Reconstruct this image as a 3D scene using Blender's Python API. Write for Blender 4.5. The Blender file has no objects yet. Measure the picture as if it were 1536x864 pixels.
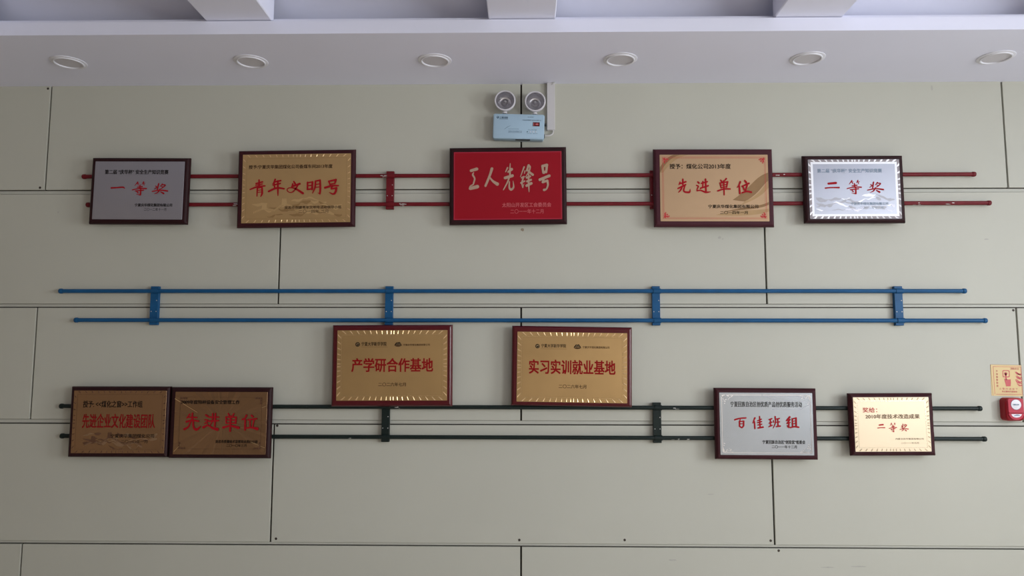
import bpy, bmesh, math, random
from mathutils import Vector, Matrix
PI = math.pi
S = bpy.context.scene
COL = S.collection

# ------------------------------------------------------------------ camera, world, lights, exposure
CAM_H = 1.55
cam = bpy.data.cameras.new('camera'); cam.sensor_width = 36; cam.lens = 1109/1536*36; cam.clip_start = .05
co = bpy.data.objects.new('camera', cam); COL.objects.link(co); S.camera = co
pitch, yaw, roll = 0.09829, 0.017236, 0.001584
fwd = Vector((-math.sin(yaw)*math.cos(pitch), math.cos(yaw)*math.cos(pitch), math.sin(pitch)))
r0 = Vector((math.cos(yaw), math.sin(yaw), 0)); u0 = r0.cross(fwd)
rt = math.cos(roll)*r0 + math.sin(roll)*u0; up = -math.sin(roll)*r0 + math.cos(roll)*u0
co.matrix_world = Matrix(((rt.x, up.x, -fwd.x, 0), (rt.y, up.y, -fwd.y, -3.73), (rt.z, up.z, -fwd.z, CAM_H), (0, 0, 0, 1)))
S.view_settings.view_transform = 'Standard'; S.view_settings.look = 'None'
S.view_settings.gamma = 1; S.view_settings.use_curve_mapping = False
S.view_settings.exposure = 0.0
w = bpy.data.worlds.new('sky'); S.world = w; w.use_nodes = True
w.node_tree.nodes['Background'].inputs[0].default_value = (.80, .88, 1, 1)
w.node_tree.nodes['Background'].inputs[1].default_value = 1.0

def daylight(name, loc, rot, sx, sy, power, colour):
    l = bpy.data.lights.new(name, 'AREA'); l.shape = 'RECTANGLE'; l.size = sx; l.size_y = sy; l.energy = power; l.color = colour
    o = bpy.data.objects.new(name, l); COL.objects.link(o); o.location = loc; o.rotation_euler = rot
    return o
# the room's windows: two in the right hand wall
XR, XL, YB, ZC = 4.3, -4.3, -7.0, 2.9864
NEAR, FAR = (-3.30, -1.70, .95, 2.75), (-6.30, -4.30, 1.05, 2.75)
DT = math.radians(25)
daylight('daylight_near_window', (XR+.30, -2.50, 1.85), (0, PI/2-DT, 0), 1.9, 1.6, 130, (.90, .95, 1))
daylight('daylight_far_window', (XR+.30, -5.30, 1.85), (0, PI/2-DT, 0), 1.9, 2.0, 190, (.92, .96, 1))

# ------------------------------------------------------------------ helpers
def props(o, **k):
    for a, b in k.items():
        if b: o[a] = b
    return o
def link(name, me, mat, parent=None, loc=None):
    o = bpy.data.objects.new(name, me); COL.objects.link(o)
    if mat is not None:
        for m in (mat if isinstance(mat, (list, tuple)) else [mat]): me.materials.append(m)
    if parent: o.parent = parent
    if loc: o.location = loc
    return o
def obj(name, bm, mat, parent=None, loc=None, smooth=False):
    me = bpy.data.meshes.new(name)
    bmesh.ops.recalc_face_normals(bm, faces=bm.faces)
    bm.to_mesh(me); bm.free()
    if smooth:
        for p in me.polygons: p.use_smooth = True
        me.set_sharp_from_angle(angle=math.radians(38))
    return link(name, me, mat, parent, loc)
def thing(name, label, cat, loc, group=None, roty=0):
    o = bpy.data.objects.new(name, None); COL.objects.link(o); o.empty_display_size = .05
    o.location = loc; o.rotation_euler = (0, roty, 0)
    return props(o, label=label, category=cat, group=group)
def struct(o):
    o['kind'] = 'structure'; return o
def box(bm, x0, x1, y0, y1, z0, z1, bev=0, seg=2, mi=0):
    vs = [bm.verts.new((x, y, z)) for x in (x0, x1) for y in (y0, y1) for z in (z0, z1)]
    fs = [bm.faces.new([vs[i] for i in q]) for q in ((0,1,3,2),(4,6,7,5),(0,4,5,1),(2,3,7,6),(0,2,6,4),(1,5,7,3))]
    for f in fs: f.material_index = mi
    if bev:
        es = list({e for f in fs for e in f.edges})
        bmesh.ops.bevel(bm, geom=es, offset=bev, segments=seg, affect='EDGES', profile=.5)
    return bm
def B(*a, **k):
    bm = bmesh.new(); box(bm, *a, **k); return bm
def loft(bm, rings, cap=True, closed=True, mi=0):
    """rings: lists of equal length of 3D points"""
    R = [[bm.verts.new(p) for p in r] for r in rings]; n = len(R[0])
    for a, b in zip(R, R[1:]):
        for i in range(n if closed else n-1):
            j = (i+1) % n
            bm.faces.new((a[i], a[j], b[j], b[i])).material_index = mi
    if cap:
        bm.faces.new(R[0][::-1]).material_index = mi; bm.faces.new(R[-1]).material_index = mi
    return R
def lathe(bm, prof, n=40, axis='y', centre=(0,0,0), cap=(True, True), mi=0):
    """prof: (radius, along) pairs; along is measured on the axis"""
    rings = []
    for r, t in prof:
        ring = []
        for i in range(n):
            a = 2*PI*i/n; c, s = r*math.cos(a), r*math.sin(a)
            p = (c, t, s) if axis == 'y' else (c, s, t) if axis == 'z' else (t, c, s)
            ring.append((p[0]+centre[0], p[1]+centre[1], p[2]+centre[2]))
        rings.append(ring)
    R = [[bm.verts.new(p) for p in r] for r in rings]
    for a, b in zip(R, R[1:]):
        for i in range(n): bm.faces.new((a[i], a[(i+1) % n], b[(i+1) % n], b[i])).material_index = mi
    if cap[0]: bm.faces.new(R[0][::-1]).material_index = mi
    if cap[1]: bm.faces.new(R[-1]).material_index = mi
def rrect(w, h, r, n=6, cx=0, cz=0):
    pts = []
    for sx, sz, a0 in ((1,1,0), (-1,1,90), (-1,-1,180), (1,-1,270)):
        for k in range(n+1):
            a = math.radians(a0+90*k/n)
            pts.append((cx+sx*(w/2-r)+r*math.cos(a), cz+sz*(h/2-r)+r*math.sin(a)))
    return pts
def slab(bm, outlines, mi=0):
    """outlines: (list of xz points, y) from back to front"""
    loft(bm, [[(x, y, z) for x, z in o] for o, y in outlines], mi=mi)
def tube(bm, pts, r, n=14):
    rings = []
    for i, p in enumerate(pts):
        p = Vector(p); t = (Vector(pts[min(i+1, len(pts)-1)])-Vector(pts[max(i-1, 0)])).normalized()
        a = t.cross(Vector((0, .3, 1))).normalized(); b = t.cross(a)
        rings.append([p+r*(math.cos(2*PI*k/n)*a+math.sin(2*PI*k/n)*b) for k in range(n)])
    loft(bm, rings)
def flat(bm, poly, y, mi=0):
    bm.faces.new([bm.verts.new((x, y, z)) for x, z in poly]).material_index = mi

# ------------------------------------------------------------------ materials
def mat(name, col, rough=.5, metal=0, var=.0, scale=8., stretch=(1,1,1), bump=0, bscale=200., coat=0, emit=None, spec=.5, rvar=0):
    m = bpy.data.materials.new(name); m.use_nodes = True; nt = m.node_tree; b = nt.nodes['Principled BSDF']
    b.inputs['Base Color'].default_value = (*col, 1); b.inputs['Roughness'].default_value = rough; b.inputs['Metallic'].default_value = metal
    b.inputs['Specular IOR Level'].default_value = spec
    if coat: b.inputs['Coat Weight'].default_value = coat; b.inputs['Coat Roughness'].default_value = .12
    tc = nt.nodes.new('ShaderNodeTexCoord'); mp = nt.nodes.new('ShaderNodeMapping'); mp.inputs['Scale'].default_value = stretch
    nt.links.new(tc.outputs['Object'], mp.inputs[0])
    if var or rvar:
        n = nt.nodes.new('ShaderNodeTexNoise'); n.inputs['Scale'].default_value = scale; n.inputs['Detail'].default_value = 5
        nt.links.new(mp.outputs[0], n.inputs[0])
    if var:
        cr = nt.nodes.new('ShaderNodeMix'); cr.data_type = 'RGBA'
        cr.inputs[6].default_value = (*[max(0, c*(1-var)) for c in col], 1); cr.inputs[7].default_value = (*[min(1, c*(1+var)) for c in col], 1)
        nt.links.new(n.outputs[0], cr.inputs[0]); nt.links.new(cr.outputs[2], b.inputs['Base Color'])
    if rvar:
        mr = nt.nodes.new('ShaderNodeMapRange'); mr.inputs[3].default_value = max(.02, rough-rvar); mr.inputs[4].default_value = rough+rvar
        nt.links.new(n.outputs[0], mr.inputs[0]); nt.links.new(mr.outputs[0], b.inputs['Roughness'])
    if bump:
        n2 = nt.nodes.new('ShaderNodeTexNoise'); n2.inputs['Scale'].default_value = bscale; n2.inputs['Detail'].default_value = 4
        nt.links.new(mp.outputs[0], n2.inputs[0])
        bp = nt.nodes.new('ShaderNodeBump'); bp.inputs['Strength'].default_value = bump; bp.inputs['Distance'].default_value = .002
        nt.links.new(n2.outputs[0], bp.inputs['Height']); nt.links.new(bp.outputs[0], b.inputs['Normal'])
    if emit: b.inputs['Emission Color'].default_value = (*emit[0], 1); b.inputs['Emission Strength'].default_value = emit[1]
    return m
def glass(name):
    m = bpy.data.materials.new(name); m.use_nodes = True; nt = m.node_tree; nt.nodes.clear()
    out = nt.nodes.new('ShaderNodeOutputMaterial'); mx = nt.nodes.new('ShaderNodeMixShader'); t = nt.nodes.new('ShaderNodeBsdfTransparent')
    g = nt.nodes.new('ShaderNodeBsdfGlossy'); g.inputs['Roughness'].default_value = .05; f = nt.nodes.new('ShaderNodeFresnel'); f.inputs[0].default_value = 1.45
    nt.links.new(f.outputs[0], mx.inputs[0]); nt.links.new(t.outputs[0], mx.inputs[1]); nt.links.new(g.outputs[0], mx.inputs[2]); nt.links.new(mx.outputs[0], out.inputs[0])
    return m
M = dict(
 panel=mat('wall_panel_paint', (.535, .532, .455), .6, var=.05, scale=1.6, bump=.10, bscale=90),
 strip=mat('joint_strip_paint', (.50, .50, .435), .6, var=.05, scale=6),
 gap=mat('dark_gap', (.035, .028, .022), .9),
 plaster=mat('white_plaster', (.83, .84, .97), .75, var=.03, scale=2.2, bump=.08, bscale=60),
 room=mat('room_plaster', (.52, .47, .40), .8, var=.03, scale=1.5),
 side_wall=mat('tan_side_wall', (.46, .38, .29), .8, var=.03, scale=1.5),
 floor=mat('floor_tile', (.66, .59, .51), .25, var=.08, scale=3),
 frame=mat('window_frame_paint', (.7, .7, .7), .4),
 screw=mat('rusty_screw', (.06, .045, .035), .6, metal=.4),
 red=mat('red_pipe_paint', (.155, .006, .012), .45, var=.22, scale=22, spec=.28),
 blue=mat('blue_pipe_paint', (.007, .085, .215), .45, var=.22, scale=18, spec=.28),
 green=mat('dark_green_pipe_paint', (.007, .015, .013), .45, var=.25, scale=20, spec=.3),
 bare=mat('bare_steel', (.55, .55, .53), .4, metal=.6),
 wood_dark=mat('dark_mahogany_lacquer', (.024, .0045, .006), .5, var=.25, scale=14, stretch=(1,1,6), spec=.22),
 wood=mat('maroon_lacquer', (.042, .0065, .010), .5, var=.22, scale=14, stretch=(1,1,6), spec=.22),
 wood_plum=mat('plum_lacquer', (.058, .010, .017), .5, var=.2, scale=14, stretch=(1,1,6), spec=.25),
 wood_red=mat('cherry_red_lacquer', (.085, .003, .007), .28, var=.2, scale=14, stretch=(1,1,6), spec=.35, coat=.15),
 gold=mat('brushed_gold_plate', (.58, .375, .165), .34, metal=.8, var=.13, scale=5, rvar=.07),
 gold_bright=mat('bright_gold_plate', (.70, .48, .22), .36, metal=.8, var=.07, scale=3, rvar=.06),
 gold_line=mat('polished_gold_engraving', (.86, .63, .34), .33, metal=1),
 gold_shade=mat('satin_gold_engraving', (.44, .27, .11), .42, metal=.8),
 gold_deep=mat('matt_gold_engraving', (.40, .24, .09), .45, metal=.7),
 tan=mat('tan_gold_plate', (.50, .335, .195), .42, metal=.45, var=.05, scale=4, spec=.3),
 tan_brown=mat('brown_print', (.27, .155, .065), .5, metal=.3, var=.25, scale=14),
 tan_light=mat('light_brown_print', (.42, .27, .125), .5, metal=.3, var=.15, scale=14),
 bronze=mat('bronze_plate', (.33, .195, .105), .24, metal=.85, var=.18, scale=5, rvar=.05),
 bronze_glint=mat('bronze_reflection', (.80, .58, .34), .14, metal=1),
 bronze_soft=mat('satin_bronze_engraving', (.38, .25, .15), .35, metal=.8),
 bronze_deep=mat('dark_bronze_engraving', (.17, .085, .05), .5, metal=.6, var=.3, scale=40),
 silver=mat('brushed_silver_plate', (.37, .36, .39), .34, metal=.75, var=.06, scale=3.5, rvar=.06),
 silver_bright=mat('bright_silver_plate', (.46, .48, .54), .32, metal=.75, var=.06, scale=3.5, rvar=.06),
 silver_cool=mat('cool_silver_plate', (.44, .47, .50), .26, metal=.75, var=.05, scale=3.5, rvar=.04),
 silver_line=mat('polished_silver_engraving', (.93, .93, .96), .14, metal=1),
 silver_shade=mat('silver_facet_shade', (.30, .27, .28), .5, metal=.3),
 silver_glint=mat('silver_facet_glint', (.92, .91, .94), .35, metal=.3),
 silver_deep=mat('matt_silver_engraving', (.40, .40, .43), .5, metal=.6, var=.15, scale=50),
 silver_frost=mat('frosted_silver_band', (.88, .89, .93), .45, metal=.35),
 pale=mat('pale_gold_plate', (.84, .69, .49), .40, metal=.45, var=.05, scale=4, spec=.3, rvar=.05),
 pale_deep=mat('dull_pale_gold_engraving', (.52, .41, .26), .45, metal=.6),
 pale_line=mat('bright_pale_gold_line', (1, .88, .66), .2, metal=.9),
 red_plate=mat('red_enamel_plate', (.32, .004, .013), .5, var=.06, scale=4, spec=.2),
 red_edge=mat('pinkish_red_edge', (.40, .02, .045), .45, spec=.3),
 ink_red=mat('red_lettering', (.36, .005, .012), .6, spec=.15),
 ink_dark_red=mat('dark_red_lettering', (.25, .005, .007), .6, spec=.15),
 ink_deep=mat('deep_red_lettering', (.28, .004, .006), .6, spec=.15),
 ink_glare=mat('glare_washed_brown_lettering', (.17, .105, .06), .6, spec=.2),  # brown ink lightened for the glare on the pale plate
 ink_coral=mat('coral_lettering', (.52, .045, .05), .6, spec=.15),
 ink_black=mat('black_lettering', (.010, .007, .006), .7, spec=.1),
 ink_brown=mat('brown_lettering', (.060, .028, .014), .7, spec=.1),
 ink_tan=mat('champagne_lettering', (.50, .34, .25), .5, metal=.2, spec=.2),
 ink_rose=mat('rose_lettering', (.62, .13, .14), .5),
 trim_white=mat('downlight_trim_white', (.78, .78, .84), .4),
 diffuser=mat('unlit_diffuser', (.64, .62, .66), .5),
 lamp_case=mat('white_lamp_case', (.72, .70, .74), .45),
 reflector=mat('chrome_reflector', (.88, .87, .92), .22, metal=.65),
 bulb=mat('bulb_glass', (.35, .33, .36), .15),
 blue_box=mat('pale_blue_case', (.40, .56, .69), .45, var=.03, scale=10),
 grey_box=mat('grey_case_back', (.42, .47, .52), .5),
 ink_blue=mat('navy_print', (.05, .10, .16), .5),
 ink_slate=mat('slate_blue_print', (.17, .25, .34), .5),
 display=mat('dark_red_display', (.10, .004, .008), .2),
 display_red=mat('red_indicator', (.60, .12, .13), .4),
 black=mat('black_plastic', (.015, .015, .018), .5),
 trunk=mat('white_trunking', (.62, .60, .60), .5),
 cable=mat('white_cable', (.62, .60, .58), .5),
 sticker=mat('yellow_sticker', (.74, .56, .26), .5, var=.04, scale=12),
 sticker_red=mat('coral_red_print', (.60, .09, .09), .5),
 sticker_brown=mat('brown_print_line', (.38, .20, .10), .5),
 alarm=mat('glossy_red_plastic', (.29, .004, .012), .35, spec=.35),
 alarm_face=mat('bright_red_plastic', (.49, .026, .055), .4, spec=.3),
 alarm_white=mat('white_disc', (.80, .78, .82), .4),
 alarm_ring=mat('violet_ring', (.20, .03, .10), .4),
 stain=mat('brown_glue_stain', (.30, .24, .17), .8, var=.3, scale=60),
 smudge=mat('grey_scuff', (.46, .45, .40), .8, var=.2, scale=60),
 glass=glass('clear_lens'),
)

# ------------------------------------------------------------------ setting
fl = struct(obj('floor', B(XL-.1, XR+.1, YB-.1, .11, -.10, 0), M['floor']))
wall = struct(obj('wall_back', B(XL-.1, XR+.1, .014, .11, 0, 3.35), M['gap']))
struct(obj('wall_left', B(XL-.12, XL, YB, .014, 0, 3.35), M['side_wall']))
def pierced(name, plane, holes, a0, a1, z0, z1):
    """a wall with rectangular openings; plane 'x' runs along Y at XR, 'y' along X at YB"""
    bm = bmesh.new(); cuts = sorted({a0, a1, *[h[0] for h in holes], *[h[1] for h in holes]})
    for p, q in zip(cuts, cuts[1:]):
        spans = [(z0, z1)]
        for h in holes:
            if h[0] <= p and q <= h[1]: spans = [(z0, h[2]), (h[3], z1)]
        for s, t in spans:
            if t-s < 1e-4: continue
            if plane == 'x': box(bm, XR, XR+.12, p, q, s, t)
            else: box(bm, p, q, YB-.12, YB, s, t)
    return struct(obj(name, bm, M['room']))
pierced('wall_right', 'x', [NEAR, FAR], YB, .014, 0, 3.35)
pierced('wall_front', 'y', [], XL-.12, XR+.12, 0, 3.35)
def window_frame(name, plane, a0, a1, z0, z1, nv, nh):
    bm = bmesh.new(); t = .05
    def bar(p, q, s, u):
        if plane == 'x': box(bm, XR+.02, XR+.07, p, q, s, u)
        else: box(bm, p, q, YB-.07, YB-.02, s, u)
    for k in range(nv+1):
        c = a0+(a1-a0)*k/nv; c = min(max(c, a0+t/2), a1-t/2); bar(c-t/2, c+t/2, z0, z1)
    for k in range(nh+1):
        c = z0+(z1-z0)*k/nh; c = min(max(c, z0+t/2), z1-t/2); bar(a0, a1, c-t/2, c+t/2)
    return struct(obj(name, bm, M['frame']))
window_frame('window_1', 'x', *NEAR, 2, 2)
window_frame('window_2', 'x', *FAR, 2, 2)

# ceiling: soffit along the wall, its fascia, then a beamed ceiling
SOF = -.607
Z1 = 3.047            # top of the fascia, underside of the beams
ZR = 3.20             # recessed ceiling
bm = bmesh.new(); prof = [(.014, ZC), (SOF, ZC), (SOF, Z1), (SOF+.018, Z1), (SOF+.018, ZC+.022), (.014, ZC+.022)]
loft(bm, [[(x, y, z) for y, z in prof] for x in (XL, XR)])
struct(obj('soffit', bm, M['plaster']))
# behind the lip of the soffit the beamed ceiling runs on into an unlit light trough
struct(obj('trim_1', B(XL, XR, SOF+.030, SOF+.050, ZC+.022, Z1+.022), M['plaster']))
bm = bmesh.new(); prof = [(-.410, ZC+.022), (-.425, 3.030), (-.455, 3.085), (-.500, 3.140), (-.560, 3.180), (-.640, ZR), (-.640, ZR+.02), (-.30, ZR+.02), (-.30, ZC+.022)]
loft(bm, [[(x, y, z) for y, z in prof] for x in (XL, XR)])
struct(obj('trim_2', bm, M['plaster'], smooth=True))
struct(obj('ceiling', B(XL-.1, XR+.1, YB-.1, .014, ZR, ZR+.1), M['plaster']))
for k in range(-3, 4):
    x = -.012+1.256*k
    if x-.15 < XL or x+.15 > XR: continue
    struct(obj('ceiling_beam', B(x-.148, x+.148, YB, SOF+.028, Z1+.004, ZR, bev=.004, seg=1), M['plaster']))

# wall boards, 600 x 2470 mm in running bond, with joint strips between the courses
COURSES = [(2.4305, 2.992, 0), (1.8375, 2.4070, 1), (1.2545, 1.8165, 0), (.6595, 1.2310, 1), (.070, .6425, 0)]
G = .0085
for z0, z1, odd in COURSES:
    seams = [-.018+2.474*k for k in (-2, -1, 0, 1, 2)] if not odd else [-.018-1.237+2.474*k for k in (-2, -1, 0, 1, 2, 3)]
    xs = [XL] + [s for s in seams if XL+.05 < s < XR-.05] + [XR]
    for a, b in zip(xs, xs[1:]):
        obj('wall_panel', B(a+G/2, b-G/2, 0, .014, z0, z1, bev=.0016, seg=2), M['panel'], wall)
for z0, z1 in ((2.4090, 2.4250), (1.8220, 1.8355), (1.2368, 1.2527), (.6482, .6580)):
    obj('joint_strip', B(XL, XR, .0055, .014, z0, z1), M['strip'], wall)
obj('skirting', B(XL, XR, -.012, .014, 0, .066, bev=.003, seg=1), M['strip'], wall)
for x, z in ((-2.5103, 2.9731), (-2.5183, 2.4420), (-1.2266, .6756), (-.0264, .6759), (.489, .6788), (1.1993, .6796), (1.2365, .6325), (2.4414, 1.8060),
             (-1.2380, 1.2255)):
    bm = bmesh.new(); lathe(bm, [(.0062, .002), (.0062, -.0006), (.0048, -.0014), (.002, -.0010)], 14, centre=(x, 0, z))
    obj('screw', bm, M['screw'], wall)
def blotch(name, x, z, rx, rz, seed, m):
    rn = random.Random(seed); bm = bmesh.new()
    pts = [(x+rx*(.7+.5*rn.random())*math.cos(2*PI*k/18), z+rz*(.7+.5*rn.random())*math.sin(2*PI*k/18)) for k in range(18)]
    slab(bm, [(pts, .0005), (pts, -.0004)]); obj(name, bm, m, wall)
blotch('glue_stain', -.0115, 2.2175, .009, .008, 3, M['stain'])
for i, (x, z, rx, rz) in enumerate(((.99, 2.175, .008, .008), (1.005, 2.168, .004, .004), (2.33, 2.165, .014, .004), (.915, .90, .018, .003), (1.62, .56, .04, .003), (1.47, .555, .03, .003), (.72, .585, .02, .004), (-2.415, 2.313, .004, .004), (2.1, 2.955, .005, .014))):
    blotch('scuff', x, z, rx, rz, 10+i, M['smudge'])

# ------------------------------------------------------------------ downlights in the soffit
SIDE = ['leftmost downlight, above the silver plaque at the upper left', 'second downlight from the left, above the first gold plaque',
        'third downlight from the left, between gold and red plaques', 'fourth downlight, just right of the twin spot emergency light',
        'fifth downlight, second from the right end of the soffit', 'rightmost downlight, at the right end of the soffit']
def downlight(label, x):
    t = thing('downlight', 'unlit round recessed ceiling light, '+label, 'ceiling light', (x, -.3115, ZC), 'recessed downlights along the soffit')
    bm = bmesh.new()
    lathe(bm, [(.0805, -.0002), (.0805, -.0028), (.0795, -.0036), (.0690, -.0048), (.0675, -.0080), (.0640, -.0095), (.0605, -.0080), (.0595, -.0012)], 56, 'z', cap=(False, False))
    obj('trim_ring', bm, M['trim_white'], t, smooth=True)
    bm = bmesh.new(); lathe(bm, [(.0606, -.0002), (.0606, -.0030), (.050, -.0038), (.0, -.0040)][:3], 56, 'z')
    obj('diffuser', bm, M['diffuser'], t, smooth=True)
for i, l in enumerate(SIDE): downlight(l, -2.2078+.8882*i)

# ------------------------------------------------------------------ pipes and brackets
PY, PR = -.0220, .0102
def pipe(name, label, m, x0, x1, z, group, chips, ends=True):
    t = thing(name, label, 'pipe', ((x0+x1)/2, 0, z), group); h = (x1-x0)/2
    bm = bmesh.new()
    n = 24; rings = []
    for k in range(25):
        x = -h+2*h*k/24
        rings.append([(x, PY+PR*math.cos(2*PI*i/n), PR*math.sin(2*PI*i/n)) for i in range(n)])
    loft(bm, rings); obj('tube', bm, m, t, smooth=True)
    for s in (-1, 1):
        bm = bmesh.new()
        lathe(bm, [(PR+.0016, s*(h-.016)), (PR+.0026, s*(h-.013)), (PR+.0026, s*(h-.003)), (PR+.0006, s*(h+.001)), (PR*.55, s*(h+.001)), (PR*.5, s*(h-.004))], 24, 'x', (0, PY, 0))
        obj('end_collar', bm, m, t, smooth=True)
    if chips:
        for j, cx in enumerate(chips):
            rn = random.Random(int(cx*1000)); bm = bmesh.new()
            for q in range(3):
                a0 = math.radians(200+rn.uniform(-30, 70)); da = rn.uniform(.15, .35); l = rn.uniform(.004, .014); xx = cx-(x0+x1)/2+rn.uniform(-.02, .02)
                ring = [(xx+l*math.cos(2*PI*k/9)*rn.uniform(.6, 1), a0+da*math.sin(2*PI*k/9)*rn.uniform(.6, 1)) for k in range(9)]
                bm.faces.new([bm.verts.new((px, PY+(PR+.0004)*math.cos(pa), (PR+.0004)*math.sin(pa))) for px, pa in ring])
            obj('paint_chip', bm, M['bare'], t)
    return t
pipe('wall_pipe', 'upper red painted pipe of the red pair behind the top row of plaques', M['red'], -2.283, 2.280, 2.4942, 'red wall pipes', (-.735, -.70, 1.3))
pipe('wall_pipe', 'lower red painted pipe of the red pair behind the top row of plaques', M['red'], -2.2535, 2.3477, 2.3461, 'red wall pipes', (-.615, -.62, -1.49, 2.14, 1.97))
pipe('wall_pipe', 'upper blue painted pipe of the blue pair across the middle', M['blue'], -2.3679, 2.1988, 1.9003, 'blue wall pipes', ())
pipe('wall_pipe', 'lower blue painted pipe of the blue pair, just above the two middle plaques', M['blue'], -2.2801, 2.2917, 1.7526, 'blue wall pipes', ())
pipe('wall_pipe', 'upper dark green pipe of the green pair, under the two middle plaques', M['green'], -2.3284, 2.2396, 1.3210, 'dark green wall pipes', (.735, -.64))
pipe('wall_pipe', 'lower dark green pipe of the green pair, lowest pipe on the wall', M['green'], -2.3158, 2.2534, 1.1737, 'dark green wall pipes', (.74, .80, -.88))

BW = .0385
def bracket(label, m, x, zt, zb, group, lean=0):
    zc = (zt+zb)/2; hp = (zt-zb)/2; H = hp+.0245
    t = thing('pipe_bracket', label, 'bracket', (x, 0, zc), group, lean)
    yf = -.0240; prof = [(-.0006, -H), (yf+.003, -H), (yf, -H+.003)]
    def notch(c):
        out = [(yf, c-PR-.0006)]
        for k in range(9):
            a = -PI/2+PI*k/8; out.append((PY+(PR+.0006)*math.cos(a), c+(PR+.0006)*math.sin(a)))
        return out+[(yf, c+PR+.0006)]
    prof += notch(-hp)+notch(hp)+[(yf, H-.003), (yf+.003, H), (-.0006, H)]
    bm = bmesh.new(); loft(bm, [[(xx, y, z) for y, z in prof] for xx in (-BW/2, BW/2)])
    obj('bar', bm, m, t)
    for c in (-hp, hp):
        bm = bmesh.new(); ri, ro = PR+.0006, PR+.0030; a = []
        for k in range(13):
            q = PI/2+PI*k/12; a.append((PY+ro*math.cos(q), c+ro*math.sin(q)))
        b = [(PY+ri*math.cos(PI/2+PI*k/12), c+ri*math.sin(PI/2+PI*k/12)) for k in range(12, -1, -1)]
        loft(bm, [[(xx, min(y, yf-.0002) if False else y, z) for y, z in a+b] for xx in (-BW/2+.006, BW/2+.003)])
        obj('clip', bm, m, t, smooth=True)
    for sx in (-1, 1):
        for sz in (-.030, .026):
            bm = bmesh.new(); lathe(bm, [(.0026, yf+.001), (.0026, yf-.0004), (.0014, yf-.0012)], 10, centre=(sx*.0125, 0, sz))
            obj('rivet', bm, M['bare'] if (sx, sz) != (-1, .026) else m, t)
bracket('dark red bracket on the red pipes, between the gold and red plaques', M['red'], -.690, 2.4942, 2.3461, 'red pipe brackets')
bracket('dark red bracket half hidden behind the left edge of the tan plaque', M['red'], .6585, 2.4942, 2.3461, 'red pipe brackets')
for x, l in ((-1.879, 'leftmost blue bracket on the blue pipes, near their left end'), (-.6845, 'blue bracket directly above the left one of the two middle plaques'),
             (.6590, 'blue bracket on the blue pipes, right of the right middle plaque'), (1.8650, 'rightmost blue bracket on the blue pipes, near their right end')):
    bracket(l, M['blue'], x, 1.9003, 1.7526, 'blue pipe brackets')
bracket('dark green bracket below the left one of the two middle plaques', M['green'], -.6915, 1.3210, 1.1737, 'green pipe brackets')
bracket('dark green bracket on the green pipes, right of the right middle plaque', M['green'], .6545, 1.3210, 1.1737, 'green pipe brackets')

# ------------------------------------------------------------------ writing
def text(name, body, box4, m, parent, y, bold=0., italic=0., lbl=None, tracking=1.):
    c = bpy.data.curves.new(name, 'FONT'); c.body = body; c.size = 1; c.shear = italic; c.space_character = tracking; c.resolution_u = 3
    o = bpy.data.objects.new(name, c); COL.objects.link(o)
    bpy.context.view_layer.update()
    dg = bpy.context.evaluated_depsgraph_get()
    me = bpy.data.meshes.new_from_object(o.evaluated_get(dg), depsgraph=dg)
    bpy.data.objects.remove(o); bpy.data.curves.remove(c)
    if bold:      # heavier strokes: the same letters laid again a hair to each side
        vs = [(v.co.x, v.co.y) for v in me.vertices]; fs = [tuple(p.vertices) for p in me.polygons]
        bm = bmesh.new()
        for lay, (dx, dz) in enumerate(((bold, bold*.7), (-bold, bold*.7), (bold, -bold*.7), (-bold, -bold*.7))):
            nv = [bm.verts.new((x+dx, z+dz, lay)) for x, z in vs]
            for f in fs:
                try: bm.faces.new([nv[i] for i in f])
                except ValueError: pass
        bm.to_mesh(me); bm.free()
    xs = [v.co.x for v in me.vertices]; ys = [v.co.y for v in me.vertices]
    x0, x1, z0, z1 = box4; sx = (x1-x0)/(max(xs)-min(xs)); sz = (z1-z0)/(max(ys)-min(ys))
    mx, my = min(xs), min(ys)
    for v in me.vertices:
        v.co = (x0+(v.co.x-mx)*sx, y-.00012*v.co.z, z0+(v.co.y-my)*sz)
    me.name = name; me.materials.clear()
    return props(link(name, me, m, parent), label=lbl)
def smooth_path(pts, ws):
    """Catmull-Rom through points with widths"""
    n = len(pts); out = []
    if n == 2:
        for k in range(7):
            t = k/6; w = ws[0]+(ws[-1]-ws[0])*t
            out.append((pts[0][0]+(pts[1][0]-pts[0][0])*t, pts[0][1]+(pts[1][1]-pts[0][1])*t, w))
        return out
    for i in range(n-1):
        p0, p1, p2, p3 = pts[max(i-1, 0)], pts[i], pts[i+1], pts[min(i+2, n-1)]
        for k in range(6):
            t = k/6; q = []
            for d in (0, 1):
                q.append(.5*(2*p1[d]+(p2[d]-p0[d])*t+(2*p0[d]-5*p1[d]+4*p2[d]-p3[d])*t*t+(3*p1[d]-p0[d]-3*p2[d]+p3[d])*t**3))
            out.append((q[0], q[1], ws[i]+(ws[i+1]-ws[i])*t))
    out.append((*pts[-1], ws[-1])); return out
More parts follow.
